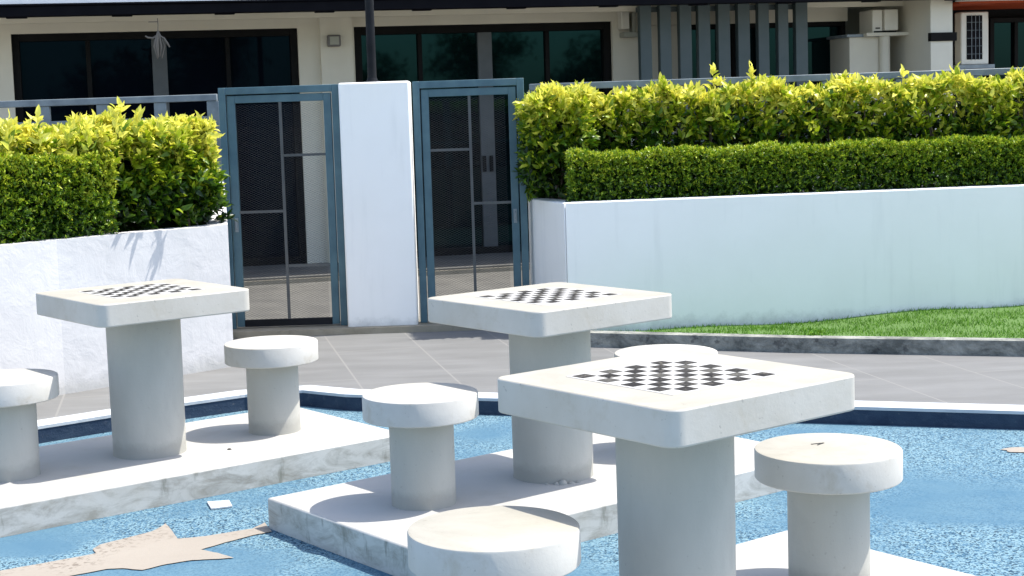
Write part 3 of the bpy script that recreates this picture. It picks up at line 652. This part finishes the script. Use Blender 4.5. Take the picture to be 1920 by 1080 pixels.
t.location.z = shz; wv = X(1682, 40, .40) - s_; hv = min(2.64, ZF(1650, 18, .4)) - shz
MB().box(0, wv * .42, 0, .3, 0, hv).box(wv * .45, wv, -.03, .3, .02, hv).build('casing', M['plastic'], t, bevel=.01)
MB().box(wv * .12, wv * .30, -.004, .0, hv * .17, hv * .23).build('vent', M['chip'], t)
MB().box(wv * .05, wv * .95, -.01, .25, 0.001, .018).build('feet', M['frame'], t)
t, s_, z_ = on_facade('wall_bracket', 'cream metal bracket unit high on the wall left of the slatted screen', 'bracket', 1166, 70, .15)
wv = X(1196, 50, .15) - s_; MB().box(0, wv * .5, 0, .13, .08, .36).build('casing', M['plastic'], t, bevel=.01); MB().box(wv * .1, wv, -.02, .13, .0, .05).box(wv * .7, wv * .95, .02, .13, .05, .25).build('arm', M['greywall'], t, bevel=.006)
# ---- neighbouring house at the right
nb_ = thing('neighbour_house', 'dark fronted neighbouring house with an orange awning strip at the right edge', 'house', (F0.x, F0.y, 0), FA)
hb('wall', M['frame'], [(sP1 + .003, X(1850, 60, .1), .2, .4, ZB, 2.58), (sP1 + .003, sR, .2, .4, 2.45, 2.9)], nb_)
hb('awning', M['orange'], [(X(1798, 20, 1.0), sR, -1.0, .1, 2.545, 2.565)], nb_)
hb('awning_edge', M['plastic'], [(X(1793, 18, 1.02), sR, -1.03, -1.001, 2.566, 2.574)], nb_)
window(X(1852, 60, -.1), sR, ZB, 2.45, [X(1912)], parent=nb_, gm='glass')
t, s_, z_ = on_facade('air_conditioner', 'tall cream condenser unit with dark grille on the neighbouring house', 'air conditioner', 1802, 122, .55, 'air conditioners on the house')
wv = X(1854, 70, .55) - s_; hv = ZF(1830, 22, .55) - z_
MB().box(0, wv, 0, .13, 0, hv).build('casing', M['plastic'], t, bevel=.012)
gr = MB().box(wv * .20, wv * .76, -.004, 0.002, hv * .10, hv * .93).build('grille', M['dark'], t)
mb = MB()
for k in range(3): mb.box(wv * (.36 + .14 * k), wv * (.375 + .14 * k), -.012, -.005, hv * .09, hv * .94)
for k in range(5): mb.box(wv * .19, wv * .77, -.010, -.0045, hv * (.2 + .15 * k), hv * (.206 + .15 * k))
mb.build('bars', M['rail'], gr)
MB().box(-.05, wv + .05, -.03, .5, -.04, -.001).build('bracket', M['rail'], t)
# ---- wall lamp
t, s_, z_ = on_facade('wall_lamp', 'square grey box lamp on the cream column', 'lamp', 613, 88, .07)
wv = X(637, 80, .07) - s_; hv = ZF(625, 66, .07) - z_; MB().box(0, wv, -.09, -.001, 0, hv).build('housing', M['lampbox'], t, bevel=.012); MB().box(wv * .15, wv * .85, -.096, -.0905, hv * .15, hv * .85).build('cover', M['greywall'], t, bevel=.003)
# ---- hanging ornament
t, s_, z_ = on_facade('hanging_ornament', 'dried grey bundle hanging on a string from the black gutter', 'ornament', 295, 34, 1.06)
mb = MB().tube([(0, 0, 0), (.003, 0, -.06), (-.002, 0, -.13)], .004, 6); mb.box(-.08, .0, -.01, .01, -.035, -.029); mb.build('string', M['rope'], t)
mb = MB()
for k in range(13):
    a = random.uniform(-1, 1); e = random.uniform(.7, 1); b_ = random.uniform(-1, 1) * .03
    mb.tube([(0, 0, -.11), (a * .03, b_, -.18), (a * .055, b_ * 1.4, -.25), (a * .025, b_, -.25 - .11 * e)], [.006, .009, .010, .004], 5)
mb.tube([(0, 0, -.15), (-.05, -.01, -.175), (-.09, -.02, -.17), (-.115, -.02, -.155)], [.010, .010, .009, .006], 5)
mb.tube([(0, 0, -.15), (.05, -.01, -.18), (.08, -.02, -.23), (.095, -.02, -.26)], [.010, .010, .009, .006], 5)
mb.build('bundle', M['rope'], t, smooth=True)

# ================================================================ trees behind the camera, seen mirrored in the window glass
def crown(n, r, h, zc): 
    c = RNG.normal(size=(26, 3)); c = norm(c) * RNG.uniform(.3, 1, (26, 1)) * np.array((r, r, h)); i = RNG.integers(0, 26, n)
    P = c[i] + RNG.normal(0, .28, (n, 3)) * r * .6; P[:, 2] += zc; return P
for x, y, hgt, r, lab_ in ((2.6, -11, 3.2, 1.6, 'low broad tree mirrored in the left house window'), (5.6, -13, 4.6, 1.7, 'tallest dark tree, mirrored in the left house window'), (10.2, -12, 2.9, 1.5, 'low bushy tree mirrored in the window behind the right gate'), (14.2, -14, 4.2, 1.5, 'tall tree mirrored at the right of the middle house window'), (17.5, -12, 3.4, 1.3, 'smallest tree, mirrored in the window behind the slats')):
    t = thing('tree', lab_, 'tree', (x, y, 0), 0, 'trees mirrored in the windows')
    MB().tube([(0, 0, 0), (.1, 0, hgt * .4), (0, .1, hgt * .8)], [.12, .09, .05], 8).build('trunk', M['bark'], t, smooth=True)
    n = 2200; leaves('crown', crown(n, r, hgt * .35, hgt * .72), RNG.normal(size=(n, 3)), RNG.uniform(.12, .3, n), RNG.uniform(.06, .12, n), RNG.uniform(0, 1, n), M['treeleaf'], t)
